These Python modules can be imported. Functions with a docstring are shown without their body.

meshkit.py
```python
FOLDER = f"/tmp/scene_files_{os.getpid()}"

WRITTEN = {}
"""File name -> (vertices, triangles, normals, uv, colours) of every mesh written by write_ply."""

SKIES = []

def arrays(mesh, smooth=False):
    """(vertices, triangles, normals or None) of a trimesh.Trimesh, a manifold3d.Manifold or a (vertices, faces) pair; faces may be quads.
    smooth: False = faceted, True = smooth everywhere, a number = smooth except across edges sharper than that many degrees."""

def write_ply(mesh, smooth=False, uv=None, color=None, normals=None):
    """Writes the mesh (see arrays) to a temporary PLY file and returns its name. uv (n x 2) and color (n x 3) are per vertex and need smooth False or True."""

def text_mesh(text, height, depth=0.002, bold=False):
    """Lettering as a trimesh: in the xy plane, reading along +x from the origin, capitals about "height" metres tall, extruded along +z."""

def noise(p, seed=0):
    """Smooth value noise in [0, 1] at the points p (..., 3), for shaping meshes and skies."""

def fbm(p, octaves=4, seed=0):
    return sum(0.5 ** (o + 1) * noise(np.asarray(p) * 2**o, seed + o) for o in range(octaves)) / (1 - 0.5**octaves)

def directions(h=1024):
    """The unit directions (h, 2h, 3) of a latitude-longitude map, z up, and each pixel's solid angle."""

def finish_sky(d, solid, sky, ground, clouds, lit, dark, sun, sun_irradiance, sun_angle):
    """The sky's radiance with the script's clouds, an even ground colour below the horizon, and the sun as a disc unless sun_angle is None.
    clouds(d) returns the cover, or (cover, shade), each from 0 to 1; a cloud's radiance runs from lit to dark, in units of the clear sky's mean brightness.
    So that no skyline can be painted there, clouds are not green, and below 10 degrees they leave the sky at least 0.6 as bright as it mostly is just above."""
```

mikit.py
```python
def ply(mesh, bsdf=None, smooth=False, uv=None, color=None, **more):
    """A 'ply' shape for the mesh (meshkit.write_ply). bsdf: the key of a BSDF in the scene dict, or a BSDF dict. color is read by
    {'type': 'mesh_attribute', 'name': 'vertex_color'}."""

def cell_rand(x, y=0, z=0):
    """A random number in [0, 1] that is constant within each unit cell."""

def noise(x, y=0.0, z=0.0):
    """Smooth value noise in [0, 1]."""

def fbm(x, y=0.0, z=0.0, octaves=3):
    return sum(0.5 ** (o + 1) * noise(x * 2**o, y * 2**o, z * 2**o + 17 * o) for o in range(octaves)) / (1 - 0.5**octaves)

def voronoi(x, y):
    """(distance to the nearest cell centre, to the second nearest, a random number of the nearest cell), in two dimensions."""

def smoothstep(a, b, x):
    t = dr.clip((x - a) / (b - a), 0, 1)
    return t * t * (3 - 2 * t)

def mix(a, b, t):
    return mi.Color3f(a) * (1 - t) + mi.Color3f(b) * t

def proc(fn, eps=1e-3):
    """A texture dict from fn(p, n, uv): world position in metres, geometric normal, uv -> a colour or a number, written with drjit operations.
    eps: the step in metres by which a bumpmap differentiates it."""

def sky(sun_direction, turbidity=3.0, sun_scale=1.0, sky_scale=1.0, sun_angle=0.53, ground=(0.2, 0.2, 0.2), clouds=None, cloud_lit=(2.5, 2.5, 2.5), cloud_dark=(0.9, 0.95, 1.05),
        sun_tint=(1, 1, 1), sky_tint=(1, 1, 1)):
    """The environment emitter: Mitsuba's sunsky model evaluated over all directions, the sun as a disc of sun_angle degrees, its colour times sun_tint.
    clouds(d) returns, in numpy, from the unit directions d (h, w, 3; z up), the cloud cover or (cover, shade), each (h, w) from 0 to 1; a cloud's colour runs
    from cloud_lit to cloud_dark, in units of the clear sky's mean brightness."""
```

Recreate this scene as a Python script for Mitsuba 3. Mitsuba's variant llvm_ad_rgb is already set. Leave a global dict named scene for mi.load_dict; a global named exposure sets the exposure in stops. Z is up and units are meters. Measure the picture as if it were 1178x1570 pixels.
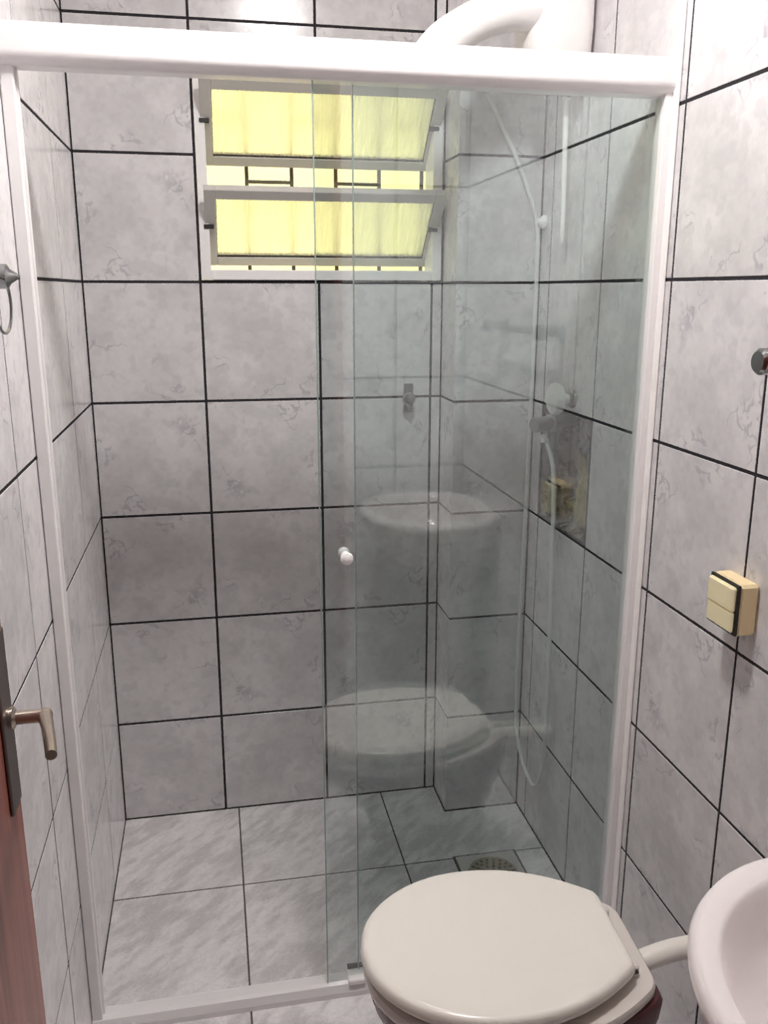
import math, random
import numpy as np, trimesh, manifold3d, shapely
import shapely.geometry as sg
import drjit as dr, mitsuba as mi
import mikit
from mikit import fbm, noise, cell_rand, smoothstep, mix

T = mi.ScalarTransform4f
random.seed(7); RNG = np.random.default_rng(7)
scene, labels = {}, {}
exposure = 1.12

# ------------------------------------------------------------------ camera (solved from the tile grid)
CAM = np.array([0.3025, -2.3173, 1.4806]); YAW, PITCH, ROLL = 0.1942, -0.2492, 0.0015
fwd = np.array([math.sin(YAW) * math.cos(PITCH), math.cos(YAW) * math.cos(PITCH), math.sin(PITCH)])
rgt = np.array([math.cos(YAW), -math.sin(YAW), 0.0]); upv = np.cross(rgt, fwd)
upr = -rgt * math.sin(ROLL) + upv * math.cos(ROLL)
scene['camera'] = {'type': 'perspective', 'fov_axis': 'x', 'fov': math.degrees(2 * math.atan(589 / 1336.0)), 'near_clip': 0.01, 'far_clip': 100,
                   'to_world': T().look_at(origin=CAM.tolist(), target=(CAM + fwd).tolist(), up=upr.tolist())}

# ------------------------------------------------------------------ daylight outside, lamp power inside
scene['sky'] = mikit.sky((0.25, -0.62, 0.74), turbidity=3.5, sun_scale=3.6, sky_scale=3.0, ground=(0.3, 0.3, 0.25))
LAMP = (0.57, -1.14, 2.425)
LAMP_RADIANCE = (112.0, 108.5, 106.0)

# ------------------------------------------------------------------ room dimensions
W = 1.1355            # right wall plane
TS = 0.30             # tile pitch
H = 2.46              # ceiling
FRONT = -2.02         # wall with the doorway
PX, PY = 0.916, -0.133  # boxed corner column
JOINT = 0.0062

# ------------------------------------------------------------------ helpers
def key(name):
    if name not in USED:
        USED.add(name); return name
    i = 1
    while f'{name}_{i:03d}' in USED: i += 1
    USED.add(f'{name}_{i:03d}'); return f'{name}_{i:03d}'
USED = set()

def lab(k, label=None, cat=None, group=None, kind=None):
    d = labels.setdefault(k, {})
    if label: d['label'] = label
    if cat: d['category'] = cat
    if group: d['group'] = group
    if kind: d['kind'] = kind

def thing(name, label, cat, group=None):
    k = key(name); lab(k, label, cat, group); return k

def put(name, mesh, bsdf, parent=None, smooth=False, uv=None, label=None, kind=None):
    k = key((parent + '__' if parent else '') + name)
    scene[k] = mikit.ply(mesh, bsdf, smooth=smooth, uv=uv)
    if label or kind: lab(k, label, kind=kind)
    return k

def structure(name, mesh, bsdf, smooth=False):
    k = put(name, mesh, bsdf, smooth=smooth); lab(k, kind='structure'); return k

def box(lo, hi):
    lo, hi = np.minimum(lo, hi), np.maximum(lo, hi)
    m = trimesh.creation.box(extents=hi - lo); m.apply_translation((np.asarray(lo) + hi) / 2); return m

def cbox(lo, hi, c=0.002):
    lo, hi = np.minimum(lo, hi).astype(float), np.maximum(lo, hi).astype(float)
    pts = []
    for sx in (0, 1):
        for sy in (0, 1):
            for sz in (0, 1):
                p = np.where([sx, sy, sz], hi, lo); s = np.where([sx, sy, sz], -c, c)
                for a in range(3):
                    q = p + s; q[a] = p[a]; pts.append(q)
    return trimesh.convex.convex_hull(np.array(pts))

def join(*m): return trimesh.util.concatenate(list(m))

def tube(pts, r, n=14, dense=None, cap=True):
    """Round tube along points; dense = resample the points by a smooth curve."""
    p = np.asarray(pts, float)
    r = np.broadcast_to(np.asarray(r, float), (len(p),)).copy()
    if dense:
        from scipy.interpolate import PchipInterpolator
        t = np.r_[0, np.cumsum(np.linalg.norm(np.diff(p, axis=0), axis=1))]
        tt = np.linspace(0, t[-1], dense)
        from scipy.interpolate import CubicSpline
        p = np.stack([PchipInterpolator(t, p[:, k])(tt) for k in range(3)], 1); r = np.interp(tt, t, r)
    d = np.gradient(p, axis=0); d /= np.linalg.norm(d, axis=1, keepdims=True)
    a = np.cross(d[0], [0.31, 0.17, 0.93]); a /= np.linalg.norm(a)
    V, F = [], []
    ang = np.arange(n) * 2 * np.pi / n
    for i in range(len(p)):
        a = a - d[i] * (a @ d[i]); a /= np.linalg.norm(a); b = np.cross(d[i], a)
        V.append(p[i] + r[i] * (np.cos(ang)[:, None] * a + np.sin(ang)[:, None] * b))
    V = np.vstack(V)
    for i in range(len(p) - 1):
        for j in range(n):
            k = (j + 1) % n
            F += [[i * n + j, i * n + k, (i + 1) * n + k], [i * n + j, (i + 1) * n + k, (i + 1) * n + j]]
    if cap:
        V = np.vstack([V, p[0], p[-1]]); c0, c1 = len(V) - 2, len(V) - 1; e = (len(p) - 1) * n
        for j in range(n):
            k = (j + 1) % n
            F += [[c0, k, j], [c1, e + j, e + k]]
    return trimesh.Trimesh(V, F, process=False)

def lathe(prof, origin, axis, n=40):
    """prof: (radius, distance along the axis) pairs."""
    m = trimesh.creation.revolve(np.array(prof, float), sections=n)
    m.apply_transform(trimesh.geometry.align_vectors([0, 0, 1], axis)); m.apply_translation(origin)
    if m.volume < 0: m.invert()
    return m

def loft(rings, cap0=True, cap1=True):
    """rings: equal-length closed rings of points -> one skin."""
    n = len(rings[0]); V = np.vstack(rings); F = []
    for i in range(len(rings) - 1):
        for j in range(n):
            k = (j + 1) % n
            F += [[i * n + j, i * n + k, (i + 1) * n + k], [i * n + j, (i + 1) * n + k, (i + 1) * n + j]]
    if cap0:
        V = np.vstack([V, rings[0].mean(0)]); c = len(V) - 1
        F += [[c, (j + 1) % n, j] for j in range(n)]
    if cap1:
        V = np.vstack([V, rings[-1].mean(0)]); c = len(V) - 1; e = (len(rings) - 1) * n
        F += [[c, e + j, e + (j + 1) % n] for j in range(n)]
    m = trimesh.Trimesh(V, F, process=False)
    return m

def extrude_x(poly, x0, x1):
    """poly in (y, z), extruded along x."""
    m = trimesh.creation.extrude_polygon(poly, x1 - x0, engine='earcut')
    v = m.vertices.copy(); m.vertices = np.stack([v[:, 2] + x0, v[:, 0], v[:, 1]], 1)
    return m

def sphere(c, r, sub=3, scale=(1, 1, 1)):
    m = trimesh.creation.icosphere(subdivisions=sub, radius=1.0); m.apply_scale(np.array(scale) * r); m.apply_translation(c); return m

# ------------------------------------------------------------------ materials
def rgb(*c): return {'type': 'rgb', 'value': list(c)}
def plastic(k, c, rough=0.35, spec=0.5, **kw):
    scene[k] = {'type': 'twosided', 'm': {'type': 'principled', 'base_color': c if isinstance(c, dict) else rgb(*c), 'roughness': rough, 'specular': spec, **kw}}
    return k

def tile_colour(p, n, uv):
    u, v = uv.x, uv.y
    cloud = fbm(u * 3.1 + 5, v * 3.1 + 11, 2.0, octaves=4)
    fine = fbm(u * 26, v * 26, 7.0, octaves=3)
    wx = fbm(u * 9, v * 9, 31.0, octaves=3) - 0.5
    wy = fbm(u * 9, v * 9, 57.0, octaves=3) - 0.5
    ridge = dr.abs(fbm(u * 5.0 + wx * 1.3 + 3, v * 5.0 + wy * 1.3 + 8, 4.0, octaves=3) - 0.5)
    where = smoothstep(0.56, 0.72, fbm(u * 4.2 + 40, v * 4.2 + 9, 1.0, octaves=2))
    vein = (1 - smoothstep(0.004, 0.040, ridge)) * where
    smudge = smoothstep(0.50, 0.72, fbm(u * 11 + 90, v * 11 + 3, 8.0, octaves=4))
    base = mix((0.600, 0.583, 0.591), (0.690, 0.671, 0.679), smoothstep(0.3, 0.7, cloud))
    base = base * (0.94 + 0.12 * fine)
    base = mix(base, (0.48, 0.47, 0.495), smudge * 0.33)
    return mix(base, (0.33, 0.31, 0.35), vein * 0.5)

def floor_colour(p, n, uv):
    u, v = uv.x, uv.y
    a, b = (u + v) * 0.707, (v - u) * 0.707
    s = fbm(a * 9 + 2, b * 26 + 5, 3.0, octaves=4)
    c = fbm(u * 4 + 9, v * 4 + 2, 6.0, octaves=3)
    base = mix((0.58, 0.562, 0.568), (0.78, 0.758, 0.765), smoothstep(0.30, 0.68, s * 0.6 + c * 0.4))
    return base * (0.94 + 0.12 * noise(u * 90, v * 90))

plastic('tile_glaze', mikit.proc(tile_colour), 0.19, 0.38)
plastic('floor_glaze', mikit.proc(floor_colour), 0.24, 0.45)
plastic('grout', (0.028, 0.026, 0.03), 0.85, 0.2)
plastic('floor_grout', (0.10, 0.095, 0.095), 0.85, 0.2)
plastic('plaster_white', (0.80, 0.77, 0.75), 0.8, 0.2)
plastic('hall_paint', (0.42, 0.38, 0.35), 0.8, 0.2)
plastic('white_aluminium', (0.80, 0.78, 0.78), 0.28, 0.5)
plastic('sash_aluminium', (0.50, 0.485, 0.46), 0.35, 0.5)
plastic('silicone', (0.86, 0.83, 0.82), 0.4, 0.4)
plastic('white_plastic', (0.86, 0.84, 0.83), 0.25, 0.5)
plastic('cream_plastic', (0.82, 0.785, 0.725), 0.22, 0.5)
plastic('ring_plastic', (0.66, 0.615, 0.575), 0.3, 0.5)
plastic('wine_ceramic', (0.075, 0.018, 0.022), 0.12, 0.6)
plastic('pink_ceramic', (0.74, 0.695, 0.69), 0.14, 0.5)
plastic('switch_beige', (0.74, 0.60, 0.36), 0.35, 0.5)
plastic('switch_cream', (0.83, 0.76, 0.50), 0.3, 0.5)
plastic('black_rubber', (0.015, 0.013, 0.012), 0.5, 0.4)
plastic('recess_grey', (0.36, 0.33, 0.32), 0.4, 0.4)
plastic('glass_edge', (0.28, 0.36, 0.33), 0.15, 0.6)
plastic('hose_grey', (0.70, 0.70, 0.70), 0.3, 0.5)
plastic('bar_paint', (0.10, 0.085, 0.05), 0.5, 0.4)
plastic('drain_frame', (0.62, 0.59, 0.57), 0.35, 0.5)
plastic('teal_pipe', (0.07, 0.11, 0.12), 0.4, 0.4)
plastic('tap_grey', (0.36, 0.37, 0.38), 0.22, 0.6, metallic=0.6)
scene['chrome'] = {'type': 'twosided', 'm': {'type': 'principled', 'base_color': rgb(0.36, 0.37, 0.37), 'metallic': 1.0, 'roughness': 0.13}}
scene['old_brass'] = {'type': 'twosided', 'm': {'type': 'principled', 'base_color': rgb(0.42, 0.38, 0.28), 'metallic': 0.5, 'roughness': 0.4}}
scene['lever_metal'] = {'type': 'twosided', 'm': {'type': 'principled', 'base_color': rgb(0.50, 0.43, 0.37), 'metallic': 0.9, 'roughness': 0.25}}
scene['dark_metal'] = {'type': 'twosided', 'm': {'type': 'principled', 'base_color': rgb(0.16, 0.13, 0.12), 'metallic': 0.8, 'roughness': 0.35}}

def door_colour(p, n, uv):
    g = fbm(p.y * 60, p.z * 2.2, p.x * 60, octaves=4)
    s = fbm(p.y * 14, p.z * 0.8 + 4, 3.0, octaves=3)
    return mix((0.16, 0.046, 0.035), (0.29, 0.100, 0.072), smoothstep(0.3, 0.7, 0.5 * g + 0.5 * s))
plastic('door_wood', mikit.proc(door_colour), 0.3, 0.4)

def mortar_colour(p, n, uv):
    a = fbm(p.y * 24, p.z * 24, p.x * 24, octaves=4)
    b = fbm(p.y * 90, p.z * 90, 5.0, octaves=3)
    base = mix((0.018, 0.014, 0.014), (0.24, 0.22, 0.22), smoothstep(0.35, 0.62, a * 0.7 + b * 0.3))
    # ochre clay body of the broken brick, low and towards the room
    ochre = smoothstep(-0.30, -0.36, p.y + 0.10 * (a - 0.5)) * smoothstep(1.10, 1.03, p.z + 0.16 * (a - 0.5)) * smoothstep(0.90, 0.96, p.z)
    return mix(base, (0.40, 0.34, 0.16), ochre * (0.45 + 0.5 * b))
plastic('mortar', mikit.proc(mortar_colour), 0.9, 0.2)

def yellow_wall(p, n, uv):
    a = fbm(p.x * 5, p.z * 5, 3.0, octaves=4)
    return mix((0.62, 0.60, 0.31), (0.68, 0.665, 0.36), a)
plastic('yellow_paint', mikit.proc(yellow_wall), 0.9, 0.2)
scene['frosted'] = {'type': 'principledthin', 'base_color': rgb(0.98, 0.985, 0.90), 'roughness': 0.4, 'spec_trans': 0.55, 'diff_trans': 1.6, 'eta': 1.5}
scene['shower_glass'] = {'type': 'thindielectric', 'int_ior': 1.8, 'ext_ior': 1.0, 'specular_transmittance': rgb(0.815, 0.88, 0.875)}

# ------------------------------------------------------------------ tiles
def tile_mesh(o, ax_u, ax_v, nrm, u0, u1, v0, v1, c=0.0005, th=0.006, proud=0.0):
    """A bevelled tile between u0..u1, v0..v1 on the plane through o; front face at nrm * proud."""
    a, b = (u1 - u0), (v1 - v0)
    def ring(inset, h):
        q = [(u0 + inset, v0 + inset), (u1 - inset, v0 + inset), (u1 - inset, v1 - inset), (u0 + inset, v1 - inset)]
        return [np.asarray(o) + ax_u * x + ax_v * y + nrm * h for x, y in q], q
    r0, q0 = ring(0, proud - th); r1, q1 = ring(0, proud - c); r2, q2 = ring(c, proud)
    V = np.array(r0 + r1 + r2); Q = np.array(q0 + q1 + q2)
    F = []
    for s in (0, 4):
        for j in range(4):
            k = (j + 1) % 4
            F += [[s + j, s + k, s + 4 + k], [s + j, s + 4 + k, s + 4 + j]]
    F += [[8, 9, 10], [8, 10, 11]]
    return V, np.array(F), Q

def cuts(start, first, pitch, end):
    """Joint positions from start to end, the first joint at 'first'."""
    out = [start]; x = first
    while x < end - 1e-4:
        if x > start + 1e-4: out.append(x)
        x += pitch
    return out + [end]

def lay(parent, o, ax_u, ax_v, nrm, us, vs, bsdf='tile_glaze', name='tile', skip=(), pitch=TS, j=JOINT, u_anchor=0.0):
    """One mesh per tile; skip = list of (u0, u1, v0, v1) openings that cut or remove tiles."""
    o, ax_u, ax_v, nrm = (np.asarray(a, float) for a in (o, ax_u, ax_v, nrm))
    for iu in range(len(us) - 1):
        for iv in range(len(vs) - 1):
            pieces = sg.box(us[iu], vs[iv], us[iu + 1], vs[iv + 1])
            for s in skip: pieces = pieces.difference(sg.box(s[0], s[2], s[1], s[3]))
            if pieces.is_empty or pieces.area < 3e-4: continue
            rot = RNG.integers(0, 4) if bsdf == 'tile_glaze' else RNG.integers(0, 2) * 2
            off, h = 3.0 * RNG.integers(0, 3), j / 2
            for part in getattr(pieces, 'geoms', [pieces]):
                if part.buffer(-0.007).is_empty: continue
                a0, b0, a1, b1 = part.bounds
                if a1 - a0 < 0.014 or b1 - b0 < 0.014: continue
                proud = RNG.uniform(-0.0003, 0.0002)
                if part.area > 0.97 * (a1 - a0) * (b1 - b0):
                    V, F, Q = tile_mesh(o, ax_u, ax_v, nrm, a0 + h, a1 - h, b0 + h, b1 - h, proud=proud)
                else:                               # a tile cut round an opening
                    m = trimesh.creation.extrude_polygon(part.buffer(-h, join_style='mitre'), 0.006, engine='earcut')
                    Q = m.vertices[:, :2]; F = m.faces
                    V = o + Q[:, :1] * ax_u + Q[:, 1:] * ax_v + nrm * (m.vertices[:, 2:] - 0.006 + proud)
                q = (Q - [us[iu], vs[iv]]) / pitch - 0.5
                for _ in range(rot): q = np.stack([-q[:, 1], q[:, 0]], 1)
                m = trimesh.Trimesh(V, F, process=False)
                if np.dot(np.cross(ax_u, ax_v), nrm) < 0: m.faces = m.faces[:, ::-1]
                put(name, m, bsdf, parent, uv=q + 0.5 + [off, 0])

X, Y, Z = np.eye(3)
ROWS = cuts(0.0, 0.30, TS, H)
# wall at the back with the window opening
WX0, WX1, WZ0, WZ1 = 0.292, 0.906, 1.508, 2.02
def slab(lo, hi, holes=()):
    m = manifold3d.Manifold.cube(tuple(np.subtract(hi, lo))).translate(tuple(lo))
    for a, b in holes: m = m - manifold3d.Manifold.cube(tuple(np.subtract(b, a))).translate(tuple(a))
    q = m.to_mesh(); return trimesh.Trimesh(q.vert_properties[:, :3], q.tri_verts, process=False)
G = 0.0012   # depth of the joints
structure('wall_back', slab((-0.12, G, -0.1), (W + 0.12, 0.15, H), [((WX0 - 0.004, -0.1, WZ0 - 0.004), (WX1 + 0.004, 0.3, WZ1 + 0.004))]), 'grout')
lay('wall_back', (0, 0, 0), X, Z, -Y, cuts(0, 0.2856, 0.3005, PX), ROWS, skip=[(WX0 - 0.001, WX1 + 0.001, WZ0 - 0.001, WZ1 + 0.001)])
structure('wall_left', slab((-0.12, FRONT, -0.1), (-G, G, H)), 'grout')
lay('wall_left', (0, 0, 0), -Y, Z, X, cuts(0, 0.298, 0.305, -FRONT), ROWS)
HY0, HY1, HZ0, HZ1 = -0.497, -0.197, 0.903, 1.197      # the missing tile
structure('wall_right', slab((W + G, FRONT, -0.1), (W + 0.14, G, H), [((W - 0.01, HY0 + 0.003, HZ0 + 0.003), (W + 0.075, HY1 - 0.003, HZ1 - 0.003))]), 'grout')
RJ = sorted([0.0] + [0.2, 0.5, 0.8024, 1.1115, 1.42, 1.73] + [-FRONT])
lay('wall_right', (W, 0, 0), -Y, Z, -X, [-PY] + RJ[1:], ROWS, skip=[(-HY1 - 0.002, -HY0 + 0.002, HZ0 - 0.002, HZ1 + 0.002)])
structure('wall_corner', slab((PX + G, PY + G, -0.1), (W + 0.02, 0.05, H)), 'grout')
lay('wall_corner', (0, PY, 0), X, Z, -Y, [PX - JOINT / 2, W], ROWS)
lay('wall_corner', (PX, 0, 0), -Y, Z, -X, [0, -PY + JOINT / 2 - 0.0008], ROWS)
DX0, DX1, DH = 0.045, 0.72, 2.11                         # doorway
structure('wall_front', slab((-0.12, FRONT - 0.13, -0.1), (W + 0.14, FRONT - G, H), [((DX0, FRONT - 0.4, -0.2), (DX1, FRONT + 0.2, DH))]), 'grout')
lay('wall_front', (0, FRONT, 0), X, Z, Y, [0, DX0, 0.3, 0.6, DX1, 0.9, W], ROWS, skip=[(DX0, DX1, -1, DH)])
structure('ceiling', box((-0.12, FRONT - 0.13, H), (W + 0.14, 0.15, H + 0.1)), 'plaster_white')
structure('floor', box((-0.12, FRONT - 0.13, -0.1), (W + 0.14, 0.05, -0.0012)), 'floor_grout')
FX = [0, 0.323, 0.748, W]; GY = -0.742
DR = (0.884, 1.052, -0.513, -0.346)                      # floor drain: x0, x1, y0, y1
lay('floor', (0, 0, 0), X, Y, Z, FX, [GY, -0.35, 0.0], bsdf='floor_glaze', skip=[(DR[0] - 0.002, DR[1] + 0.002, DR[2] - 0.002, DR[3] + 0.002), (PX - 0.001, W, PY - 0.001, 0.1)], pitch=0.425, j=0.004)
lay('floor', (0, 0, 0), X, Y, Z, FX, [FRONT, -1.59, -1.165, GY], bsdf='floor_glaze', pitch=0.425, j=0.004)
# hallway behind the camera
HB = FRONT - 0.13
structure('floor_hall', box((-0.9, -3.7, -0.1), (1.7, HB, -0.004)), 'hall_paint')
structure('ceiling_hall', box((-0.9, -3.7, H), (1.7, HB, H + 0.1)), 'plaster_white')
structure('wall_hall_left', box((-1.0, -3.7, -0.1), (-0.9, HB, H)), 'hall_paint')
structure('wall_hall_right', box((1.7, -3.7, -0.1), (1.8, HB, H)), 'hall_paint')
structure('wall_hall_back', box((-1.0, -3.8, -0.1), (1.8, -3.7, H)), 'hall_paint')
structure('wall_hall_front', join(box((-1.0, HB - 0.02, -0.1), (-0.12, HB + 0.1, H)), box((W + 0.14, HB - 0.02, -0.1), (1.8, HB + 0.1, H))), 'hall_paint')
# the house opposite the window
structure('wall_outside', box((-2.5, 1.5, -1.0), (3.5, 1.7, 5.0)), 'yellow_paint')

# ------------------------------------------------------------------ hole of the missing tile: rough chiselled wall
def cavity():
    nu, nv = 40, 40
    us, vs = np.linspace(HY0, HY1, nu), np.linspace(HZ0, HZ1, nv)
    V = []
    import meshkit
    for i in range(nu):
        for k in range(nv):
            e = min(i, nu - 1 - i, k, nv - 1 - k)
            d = 0.004 if e == 0 else 0.012 if e == 1 else 0.018 + 0.02 * float(meshkit.fbm(np.array([us[i] * 22, vs[k] * 22, 1.0]), 4))
            if e > 1:                                       # deep chase where the pipes run
                cy = (us[i] + 0.295) / 0.055
                d += 0.040 * math.exp(-cy ** 4) * (1.0 if vs[k] > 0.97 else 0.35)
            V.append((W + d, us[i], vs[k]))
    F = []
    for i in range(nu - 1):
        for k in range(nv - 1):
            a = i * nv + k
            F += [[a, a + 1, a + nv + 1], [a, a + nv + 1, a + nv]]
    return trimesh.Trimesh(np.array(V), F, process=False)
put('broken_recess', cavity(), 'mortar', 'wall_right', smooth=50, label='rough brown mortar recess where one tile is missing')

# ------------------------------------------------------------------ window with two tilted sashes
win = 'window_1'; USED.add(win); lab(win, 'white window with two tilted frosted sashes above the shower wall', kind='structure')
fw = 0.025
def frame_rect(x0, x1, z0, z1, y0, y1, w, c=0.0015):
    return join(cbox((x0, y0, z0), (x0 + w, y1, z1), c), cbox((x1 - w, y0, z0), (x1, y1, z1), c), cbox((x0 + w, y0, z1 - w), (x1 - w, y1, z1), c), cbox((x0 + w, y0, z0), (x1 - w, y1, z0 + w), c))
put('frame', frame_rect(WX0 - 0.003, WX1 + 0.003, WZ0 - 0.003, WZ1 + 0.003, -0.008, 0.075, fw), 'white_aluminium', win)
put('sill', cbox((WX0 + fw, 0.07, WZ0 - 0.003), (WX1 - fw, 0.15, WZ0 + 0.01), 0.002), 'white_aluminium', win)
def sash(zc):
    x0, x1, L, t = 0.3035, 0.9035, 0.236, 0.02
    s = put('sash', frame_rect(x0, x1, -L / 2, L / 2, -t / 2, t / 2, 0.028), 'sash_aluminium', win)
    Rm = T().translate([0, 0.012, zc]).rotate([1, 0, 0], 44.0)
    scene[s]['to_world'] = Rm
    xs = np.linspace(x0 + 0.02, x1 - 0.02, 321); zs = np.linspace(-L / 2 + 0.02, L / 2 - 0.02, 3)
    V = np.array([(a, 0.0009 * math.sin(a * 2 * math.pi / 0.011), b) for a in xs for b in zs]); n = 3
    F = []
    for i in range(len(xs) - 1):
        for k in range(n - 1):
            q = i * n + k; F += [[q, q + n, q + n + 1], [q, q + n + 1, q + 1]]
    p = put('pane', trimesh.Trimesh(V, F, process=False), 'frosted', s, smooth=True, label='reeded frosted pane')
    scene[p]['to_world'] = Rm
    b = put('bead', frame_rect(x0 + 0.024, x1 - 0.024, -L / 2 + 0.024, L / 2 - 0.024, -0.008, -0.001, 0.005, 0.0006), 'black_rubber', s); scene[b]['to_world'] = Rm
    for sx in (WX0 + fw - 0.004, WX1 - fw + 0.004):
        put('pivot', cbox((sx - 0.012, -0.012, zc - 0.006), (sx + 0.012, 0.0, zc + 0.004), 0.001), 'black_rubber', s, label='black pivot clip')
sash(1.878); sash(1.634)
gr = thing('window_grille', 'dark iron security grille of upright bars outside the window', 'window grille')
GYB = 0.135
bx = [0.299 + 0.1176 * i for i in range(6)]
for x in bx: put('bar', cbox((x - 0.0045, GYB - 0.0045, WZ0 - 0.002), (x + 0.0045, GYB + 0.0045, WZ1 + 0.002), 0.001), 'bar_paint', gr)
for i in (1, 3): put('crossbar', cbox((bx[i], GYB - 0.004, 1.752), (bx[i] + 0.1176, GYB + 0.004, 1.760), 0.001), 'bar_paint', gr)
for i in (0, 2, 4): put('crossbar', cbox((bx[i], GYB - 0.004, 1.905), (bx[i] + 0.1176, GYB + 0.004, 1.913), 0.001), 'bar_paint', gr)

# ------------------------------------------------------------------ shower enclosure
en = thing('shower_enclosure', 'white framed glass shower enclosure with sliding door across the tiled recess', 'shower enclosure')
prof = sg.box(-0.752, 1.836, -0.728, 1.862).buffer(0.0225, quad_segs=10)
prof = shapely.affinity.scale(prof, 1.0, 0.064 / 0.071, origin=(-0.74, 1.849))
put('top_rail', extrude_x(prof, 0.0012, W - 0.0012), 'white_aluminium', en, smooth=35)
put('bottom_rail', extrude_x(sg.Polygon([(-0.765, 0.0), (-0.765, 0.012), (-0.758, 0.027), (-0.75, 0.030), (-0.728, 0.030), (-0.722, 0.027), (-0.72, 0.0)]), 0.0012, W - 0.0012), 'white_aluminium', en, smooth=20)
pl = put('post', join(cbox((0.0012, -0.757, 0.0), (0.022, -0.727, 1.822), 0.002), cbox((0.02, -0.745, 0.03), (0.0255, -0.735, 1.82), 0.001)), 'white_aluminium', en)
pr = put('post', cbox((W - 0.019, -0.764, 0.0), (W - 0.0012, -0.727, 1.822), 0.002), 'white_aluminium', en)
put('silicone_bead', cbox((W - 0.006, -0.784, 0.004), (W - 0.0008, -0.765, 2.05), 0.002), 'silicone', en, label='white sealant strip beside the wall post')
def pane(name, x0, x1, y, z0, z1, label):
    V = np.array([(x0, y, z0), (x1, y, z0), (x1, y, z1), (x0, y, z1)]); 
    k = put(name, trimesh.Trimesh(V, [[0, 1, 2], [0, 2, 3]], process=False), 'shower_glass', en, label=label)
    put('edge', cbox((x0 - 0.0015, y - 0.004, z0), (x0 + 0.0005, y + 0.004, z1), 0.0004), 'glass_edge', k)
    return k
fp = pane('fixed_pane', 0.559, W - 0.01, -0.731, 0.028, 1.83, 'greenish clear fixed glass pane')
sd = pane('sliding_door', 0.489, W - 0.012, -0.749, 0.032, 1.83, 'clear sliding glass door')
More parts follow.
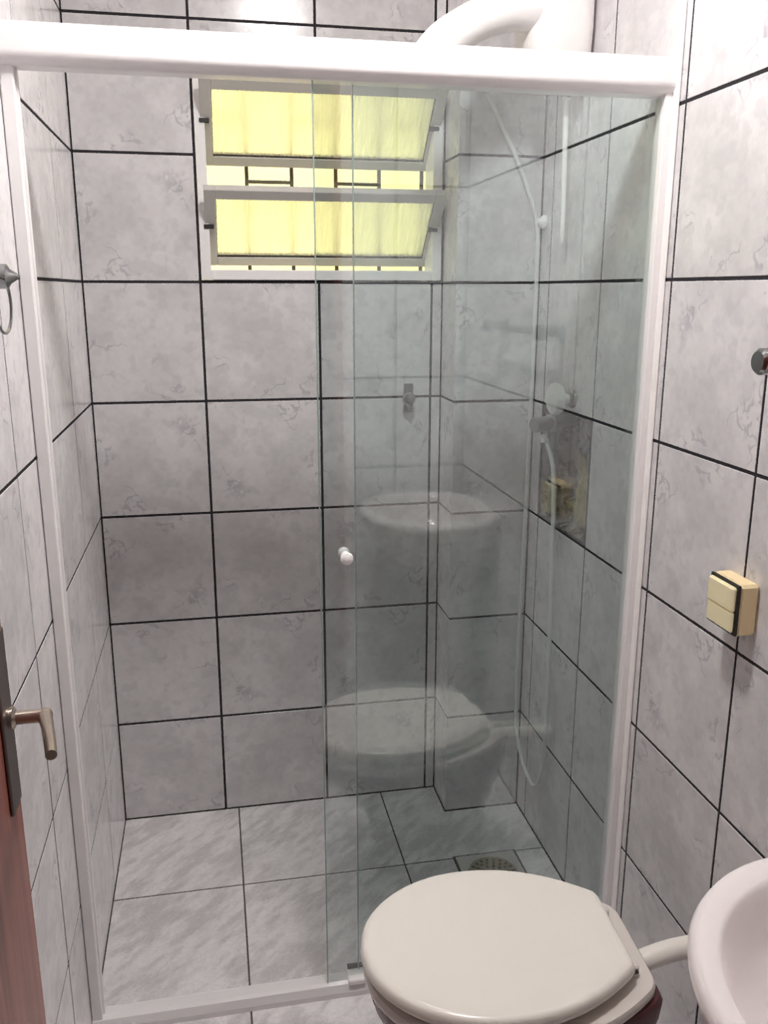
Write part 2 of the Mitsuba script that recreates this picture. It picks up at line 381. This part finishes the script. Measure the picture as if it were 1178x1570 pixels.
for s, rr in ((-1, 0.0125), (1, 0.011)):
    kx, kz = 0.536, 0.992
    prof = [(0, 0), (rr * .7, 0), (rr * .7, 0.004), (rr * .45, 0.007), (rr * .5, 0.010), (rr * .9, 0.014), (rr, 0.019), (rr * .9, 0.024), (rr * .55, 0.027), (0, 0.028)]
    put('knob', lathe(prof, (kx, -0.749 + s * 0.0008, kz), (0, s, 0), 28), 'white_plastic', sd, smooth=40, label='white round knob')
put('guide', join(cbox((0.532, -0.766, 0.028), (0.570, -0.722, 0.040), 0.002)), 'white_plastic', en)
put('guide_slot', cbox((0.535, -0.731, 0.0395), (0.568, -0.721, 0.0465), 0.001), 'black_rubber', en)

# ------------------------------------------------------------------ electric shower, hose, rod
es = thing('electric_shower', 'white plastic electric shower head on the right wall, above the glass', 'shower head')
put('body', loft([np.stack([1.058 + rx * np.sign(np.cos(A_)) * np.abs(np.cos(A_)) ** .55, -0.355 + ry * np.sign(np.sin(A_)) * np.abs(np.sin(A_)) ** .55, 0 * A_ + z], 1)
     for A_ in [np.arange(48) * 2 * np.pi / 48 + 0.01] for rx, ry, z in ((.02, .02, 1.901), (.036, .04, 1.902), (.042, .047, 1.908), (.060, .064, 1.935), (.0725, .074, 1.965), (.0745, .077, 2.02), (.0745, .077, 2.15), (.070, .073, 2.19), (.05, .05, 2.21), (.01, .01, 2.214))]), 'white_plastic', es, smooth=40)
AP = [(1.03, -0.375, 2.045), (0.968, -0.395, 2.045), (0.90, -0.40, 2.030), (0.838, -0.40, 2.000), (0.795, -0.40, 1.965), (0.774, -0.40, 1.932)]
put('arm', tube(AP, [.040, .040, .039, .040, .043, .046], 28, 40), 'white_plastic', es, smooth=50, label='thick curved white arm ending in the spray head')
put('spray_plate', lathe([(0, 0), (.047, 0), (.050, .004), (.050, .012), (.044, .016), (0, .017)], (0.7755, -0.40, 1.935), (-0.52, 0, -0.85), 32), 'recess_grey', es, smooth=40)
put('lever_rod', join(tube([(1.107, -0.325, 1.925), (1.107, -0.326, 1.89), (1.107, -0.340, 1.60), (1.107, -0.340, 1.586)], [.0065, .0065, .005, .002], 12, 30), sphere((1.107, -0.325, 1.896), 0.009, 2)), 'white_plastic', es, smooth=40, label='thin white rod hanging down')
ho = thing('shower_hose', 'thin white shower hose looping down the corner right of the window', 'hose')
HP = [(0.868, -0.35, 1.995), (0.925, -0.22, 1.982), (0.972, -0.152, 1.94), (1.03, -0.148, 1.845), (1.085, -0.148, 1.735), (1.112, -0.152, 1.655), (1.118, -0.158, 1.6), (1.118, -0.16, 1.3), (1.116, -0.16, 1.0), (1.112, -0.16, 0.72), (1.108, -0.165, 0.45), (1.108, -0.172, 0.30), (1.110, -0.205, 0.225), (1.112, -0.265, 0.178), (1.113, -0.305, 0.168), (1.114, -0.345, 0.20), (1.115, -0.367, 0.27), (1.116, -0.372, 0.36), (1.118, -0.362, 0.6), (1.118, -0.35, 0.87), (1.114, -0.342, 1.05), (1.095, -0.325, 1.135)]
put('tube', tube(HP, 0.0055, 10, 220), 'hose_grey', ho, smooth=40)
put('clip', join(lathe([(0, 0), (.017, 0), (.017, .006), (.008, .016), (.008, .022), (0, .022)], (W - 0.001, -0.158, 1.645), (-1, 0, 0), 24)), 'white_plastic', ho, smooth=40, label='white wall clip')
put('hose_nut', lathe([(0, 0), (.010, 0), (.010, .018), (.007, .02), (0, .02)], (1.0955, -0.3255, 1.122), (-0.3, 0.2, 1), 16), 'white_plastic', ho, smooth=40)

# valve and tap in the broken recess
va = thing('shower_valve', 'round pale shower valve knob above the broken tile recess', 'valve')
put('escutcheon', lathe([(0, 0), (.022, 0), (.022, .006), (.014, .012), (0, .013)], (W - 0.0008, -0.388, 1.234), (-1, 0, 0), 32), 'chrome', va, smooth=40)
put('knob', lathe([(0, 0.01), (.012, .01), (.012, .028), (.034, .032), (.038, .040), (.036, .052), (.026, .058), (0, .060)], (W - 0.0008, -0.388, 1.234), (-1, 0, 0), 40), 'white_plastic', va, smooth=40)
ta = thing('shower_tap', 'grey tap body sticking out of the broken tile recess', 'tap')
put('body', lathe([(0, 0), (.017, 0), (.017, .05), (.021, .052), (.021, .075), (.017, .078), (.019, .125), (.017, .13), (0, .13)], (W + 0.045, -0.285, 1.168), (-1, -0.42, -0.02), 28), 'tap_grey', ta, smooth=40)
put('outlet', lathe([(0, 0), (.009, 0), (.009, .03), (0, .03)], (1.098, -0.318, 1.16), (0, -0.15, -1), 20), 'tap_grey', ta, smooth=40)
pi_ = thing('supply_pipe', 'dark teal water pipe standing inside the broken tile recess', 'pipe')
put('tube', tube([(W + 0.022, -0.235, 0.915), (W + 0.022, -0.236, 1.185)], 0.012, 16), 'teal_pipe', pi_, smooth=40)
put('coupling', lathe([(0, 0), (.0155, 0), (.0155, .035), (0, .035)], (W + 0.022, -0.2355, 1.05), (0, 0, 1), 20), 'teal_pipe', pi_, smooth=40)

# ------------------------------------------------------------------ chrome fittings on the walls
rh = thing('robe_hook', 'small chrome robe hook on the back wall under the window', 'hook')
put('plate', cbox((0.812, -0.005, 1.158), (0.838, 0.0, 1.236), 0.002), 'chrome', rh)
put('knob', lathe([(0, 0), (.007, 0), (.007, .018), (.016, .024), (.018, .032), (.014, .040), (0, .043)], (0.822, -0.004, 1.198), (-0.1, -1, 0.0), 28), 'chrome', rh, smooth=40)
put('hook', tube([(0.825, -0.004, 1.178), (0.825, -0.022, 1.168), (0.825, -0.034, 1.172), (0.825, -0.036, 1.184)], .005, 10, 16), 'chrome', rh, smooth=40)
tr = thing('towel_ring', 'chrome towel ring on the left wall outside the shower', 'towel ring')
put('mount', lathe([(0, 0), (.02, 0), (.02, .004), (.010, .008), (.009, .030), (.0155, .034), (.0155, .052), (.009, .056), (.004, .064), (0, .066)], (0.0, -1.092, 1.497), (1, 0, 0), 28), 'chrome', tr, smooth=40)
a = np.linspace(0, 2 * np.pi, 49)
ringp = np.stack([0.043 + 0 * a, -1.092 + 0.048 * np.sin(a), 1.497 - 0.035 + 0.036 * np.cos(a)], 1)
put('ring', tube(ringp, 0.0022, 8, cap=False), 'chrome', tr, smooth=40, label='thin chrome ring')
tb = thing('towel_bar', 'chrome towel bar end on the right wall above the light switch', 'towel bar')
put('mount', lathe([(0, 0), (.022, 0), (.022, .005), (.011, .010), (.011, .040), (.019, .044), (.019, .068), (.015, .072), (0, .073)], (W, -1.192, 1.383), (-1, 0, 0), 28), 'chrome', tb, smooth=40)
put('mount', lathe([(0, 0), (.022, 0), (.022, .005), (.011, .010), (.011, .040), (.019, .044), (.019, .068), (.015, .072), (0, .073)], (W, -1.60, 1.383), (-1, 0, 0), 28), 'chrome', tb, smooth=40)
put('rail', tube([(W - 0.056, -1.197, 1.383), (W - 0.056, -1.595, 1.383)], 0.008, 16), 'chrome', tb, smooth=40)
ls = thing('light_switch', 'cream surface mounted light switch box with dark seam on the right wall', 'light switch')
SY0, SY1, SZ0, SZ1 = -1.158, -1.076, 0.947, 1.033
put('box', cbox((W - 0.034, SY0, SZ0), (W - 0.0005, SY1, SZ1), 0.005), 'switch_beige', ls)
put('seam', cbox((W - 0.038, SY0 + 0.001, SZ0 + 0.001), (W - 0.033, SY1 - 0.001, SZ1 - 0.001), 0.001), 'black_rubber', ls, label='dark seam around the rocker')
put('rocker', join(cbox((W - 0.045, SY0 + 0.005, SZ0 + 0.040), (W - 0.036, SY1 - 0.005, SZ1 - 0.005), 0.003), cbox((W - 0.0435, SY0 + 0.005, SZ0 + 0.005), (W - 0.036, SY1 - 0.005, SZ0 + 0.0405), 0.003)), 'switch_cream', ls, label='pale yellow rocker')

# ------------------------------------------------------------------ floor drain
fd = thing('floor_drain', 'square floor drain with round pierced brass grate behind the toilet', 'floor drain')
cx, cy = (DR[0] + DR[1]) / 2, (DR[2] + DR[3]) / 2; hw = (DR[1] - DR[0]) / 2 - 0.003
fr = sg.box(cx - hw, cy - hw, cx + hw, cy + hw).difference(sg.Point(cx, cy).buffer(0.066, quad_segs=16))
m = trimesh.creation.extrude_polygon(fr, 0.006, engine='earcut'); m.apply_translation((0, 0, -0.004)); put('frame', m, 'drain_frame', fd)
g = sg.Point(cx, cy).buffer(0.0655, quad_segs=16)
for r, k in ((0.055, 20), (0.042, 15), (0.028, 10), (0.014, 5)):
    for i in range(k):
        t = 2 * math.pi * i / k
        s = shapely.affinity.rotate(sg.box(cx + r - 0.0052, cy - 0.0036, cx + r + 0.0052, cy + 0.0036), math.degrees(t), origin=(cx, cy)); g = g.difference(s)
m = trimesh.creation.extrude_polygon(g, 0.004, engine='earcut'); m.apply_translation((0, 0, -0.0025)); put('grate', m, 'old_brass', fd)
put('well', box((cx - hw, cy - hw, -0.0045), (cx + hw, cy + hw, -0.0035)), 'black_rubber', fd)

# ------------------------------------------------------------------ toilet
to = thing('toilet', 'toilet with closed cream lid in front of the glass', 'toilet')
def dshape(x0, L, w, back, n=60, rnd=0.014):
    """Half widths along the axis from the front tip (x0) to the hinge end."""
    s = np.linspace(0, L, n); f = 0.485 * L
    hwid = np.where(s < f, w * np.sqrt(np.clip(1 - ((s - f) / f) ** 2, 0, 1)), w * (1 - back * (np.clip(s - f, 0, None) / (L - f)) ** 2.2))
    pts = [(x0 + a, b) for a, b in zip(s, hwid)] + [(x0 + a, -b) for a, b in zip(s[::-1], hwid[::-1])]
    p = sg.Polygon(pts).buffer(0); return p.buffer(-rnd).buffer(rnd)
def radial(p, c, n=128):
    out = []
    for k in range(n):
        t = 2 * math.pi * k / n
        q = sg.LineString([c, (c[0] + math.cos(t), c[1] + math.sin(t))]).intersection(p.exterior)
        q = q if q.geom_type == 'Point' else list(q.geoms)[-1]
        out.append((q.x - c[0], q.y - c[1]))
    return np.array(out)
TC = (0.715, 0.0); AX = -1.140; ROT = math.radians(-4.0)
def place(ring2, s, z, c=TC, dx=0.0, sy=None):
    q = ring2 * [s, s if sy is None else sy] + [c[0] + dx, 0]
    d = q - [0.72, 0.0]
    x = 0.72 + d[:, 0] * math.cos(ROT) - d[:, 1] * math.sin(ROT); y = AX + d[:, 0] * math.sin(ROT) + d[:, 1] * math.cos(ROT)
    return np.stack([x, y, np.full(len(x), z)], 1)
lidr = radial(dshape(0.498, 0.437, 0.176, 0.5), TC)
put('lid', loft([place(lidr, s, z) for s, z in ((.3, .413), (.955, .411), (.985, .413), (1.0, .418), (1.0, .424), (.99, .431), (.97, .4355), (.93, .4375), (.8, .4385), (.5, .4395), (.2, .440))]), 'cream_plastic', to, smooth=True)
seatp = dshape(0.503, 0.471, 0.184, 0.50, rnd=0.045); seatr = radial(seatp, TC)
inr = radial(dshape(0.575, 0.27, 0.115, 0.35, rnd=0.03), TC)
put('seat', loft([place(inr, 1.0, 0.3790), place(seatr, .985, 0.3770), place(seatr, 1.0, 0.3820), place(seatr, 1.0, 0.3900), place(seatr, .985, 0.3960), place(seatr, .9, 0.3975), place(inr, 1.0, 0.3940), place(inr, 1.0, 0.3790)], False, False), 'ring_plastic', to, smooth=40, label='cream seat ring with hinge plate')
for s in (-1, 1):
    c = place(np.array([[0.224, s * 0.066]]), 1.0, 0.0)[0]
    hg = put('hinge', cbox((c[0] - 0.012, c[1] - 0.010, .395), (c[0] + 0.008, c[1] + 0.010, .417), 0.003), 'ring_plastic', to)
    put('pin', cbox((c[0] - 0.009, c[1] - 0.014, .4065), (c[0] + 0.004, c[1] + 0.014, .4115), 0.001), 'black_rubber', hg)
bowlr = radial(dshape(0.512, 0.472, 0.172, 0.40, rnd=0.03), TC)
bl = [(.93, .0, .05, .70), (.66, .004, .06, .55), (.62, .05, .07, .50), (.60, .12, .07, .48), (.66, .18, .055, .55), (.80, .25, .03, .72), (.93, .30, .008, .90), (.985, .34, 0, .98), (.995, .368, 0, .995), (.97, .377, 0, .97)]
bl[0] = (.66, .0, .06, .55)
put('bowl', loft([place(bowlr, s, z, dx=dx, sy=sy) for s, z, dx, sy in bl], True, True), 'wine_ceramic', to, smooth=50, label='dark wine red bowl')
put('flush_pipe', tube([(0.955, AX - 0.02, .345), (1.0, AX - 0.012, .354), (1.06, AX - 0.003, .356), (W - 0.001, AX, .356)], 0.0185, 20, 16), 'cream_plastic', to, smooth=40, label='cream flush pipe into the wall')

# ------------------------------------------------------------------ washbasin
wb = thing('washbasin', 'pinkish white oval washbasin on the right wall beside the toilet', 'washbasin')
BC = (0.955, -1.74)
def bring(rx, ry, z, cx=BC[0], lim=W - 0.0008, n=96):
    a = np.arange(n) * 2 * np.pi / n
    return np.stack([np.minimum(cx + rx * np.cos(a), lim), BC[1] + ry * np.sin(a), np.full(n, z)], 1)
outer = [(.06, .06, .60, 1.02), (.10, .10, .62, 1.0), (.16, .165, .68, .975), (.198, .208, .745, .96), (.213, .226, .785, BC[0]), (.220, .235, .803, BC[0]), (.2205, .2355, .812, BC[0]), (.216, .231, .820, BC[0]), (.208, .222, .823, BC[0])]
inner = [(.192, .200, .8225, .953), (.186, .192, .817, .951), (.180, .186, .803, .949), (.168, .175, .765, .949), (.14, .148, .72, .952), (.09, .095, .69, .958), (.025, .025, .682, .962)]
put('bowl', loft([bring(rx, ry, z, c) for rx, ry, z, c in outer] + [bring(rx, ry, z, c, W - 0.045) for rx, ry, z, c in inner]), 'pink_ceramic', wb, smooth=50)
put('pedestal', loft([bring(rx, ry, z, 1.03) for rx, ry, z in ((.10, .115, 0.0), (.095, .11, .02), (.07, .08, .10), (.062, .07, .35), (.072, .08, .60), (.08, .09, .635))]), 'pink_ceramic', wb, smooth=40)

# ------------------------------------------------------------------ door standing open along the left wall
dk = 'door_1'; USED.add(dk); lab(dk, 'red brown wooden door folded open against the left wall', kind='structure')
DF, DE = 0.062, -1.352
put('leaf', cbox((DF - 0.035, FRONT + 0.004, 0.008), (DF, DE, 2.09), 0.002), 'door_wood', dk)
put('escutcheon', cbox((DF - 0.0004, DE - 0.052, 0.915), (DF + 0.004, DE - 0.010, 1.125), 0.0015), 'dark_metal', dk, label='dark lock plate')
hz, hy = 1.02, DE - 0.022
hd = put('handle', join(lathe([(0, 0), (.013, 0), (.013, .004), (.0078, .007), (.0078, .040), (0, .040)], (DF + 0.0035, hy, hz), (1, 0, 0), 20), sphere((DF + 0.0405, hy, hz), .0085, 2), tube([(DF + 0.040, hy, hz), (DF + 0.048, hy - 0.03, hz), (DF + 0.061, hy - 0.088, hz - 0.002)], [.008, .0068, .006], 16, 14)), 'lever_metal', dk, smooth=40, label='metal lever handle')
df = 'trim_1'; USED.add(df); lab(df, kind='structure')
put('jamb', cbox((DX0 - 0.0, FRONT - 0.135, 0), (DX0 + 0.018, FRONT - 0.002, DH), 0.002), 'door_wood', df)
put('jamb', cbox((DX1 - 0.02, FRONT - 0.135, 0), (DX1, FRONT + 0.004, DH), 0.002), 'door_wood', df)
put('head', cbox((DX0, FRONT - 0.135, DH - 0.02), (DX1, FRONT + 0.004, DH), 0.002), 'door_wood', df)

# ------------------------------------------------------------------ ceiling lamp
cl = thing('ceiling_lamp', 'round white ceiling lamp over the toilet', 'lamp')
put('base', lathe([(0, 0), (.098, 0), (.102, .004), (.102, .020), (.096, .026), (.086, .028), (0, .028)], (LAMP[0], LAMP[1], H - 0.0005), (0, 0, -1), 48), 'white_plastic', cl, smooth=40)
bk = put('diffuser', lathe([(0.084, 0.0), (.080, .006), (.066, .012), (.04, .016), (0, .018)], (LAMP[0], LAMP[1], H - 0.0288), (0, 0, -1), 48), 'white_plastic', cl, smooth=True)
scene[bk]['emitter'] = {'type': 'area', 'radiance': {'type': 'rgb', 'value': list(LAMP_RADIANCE)}}
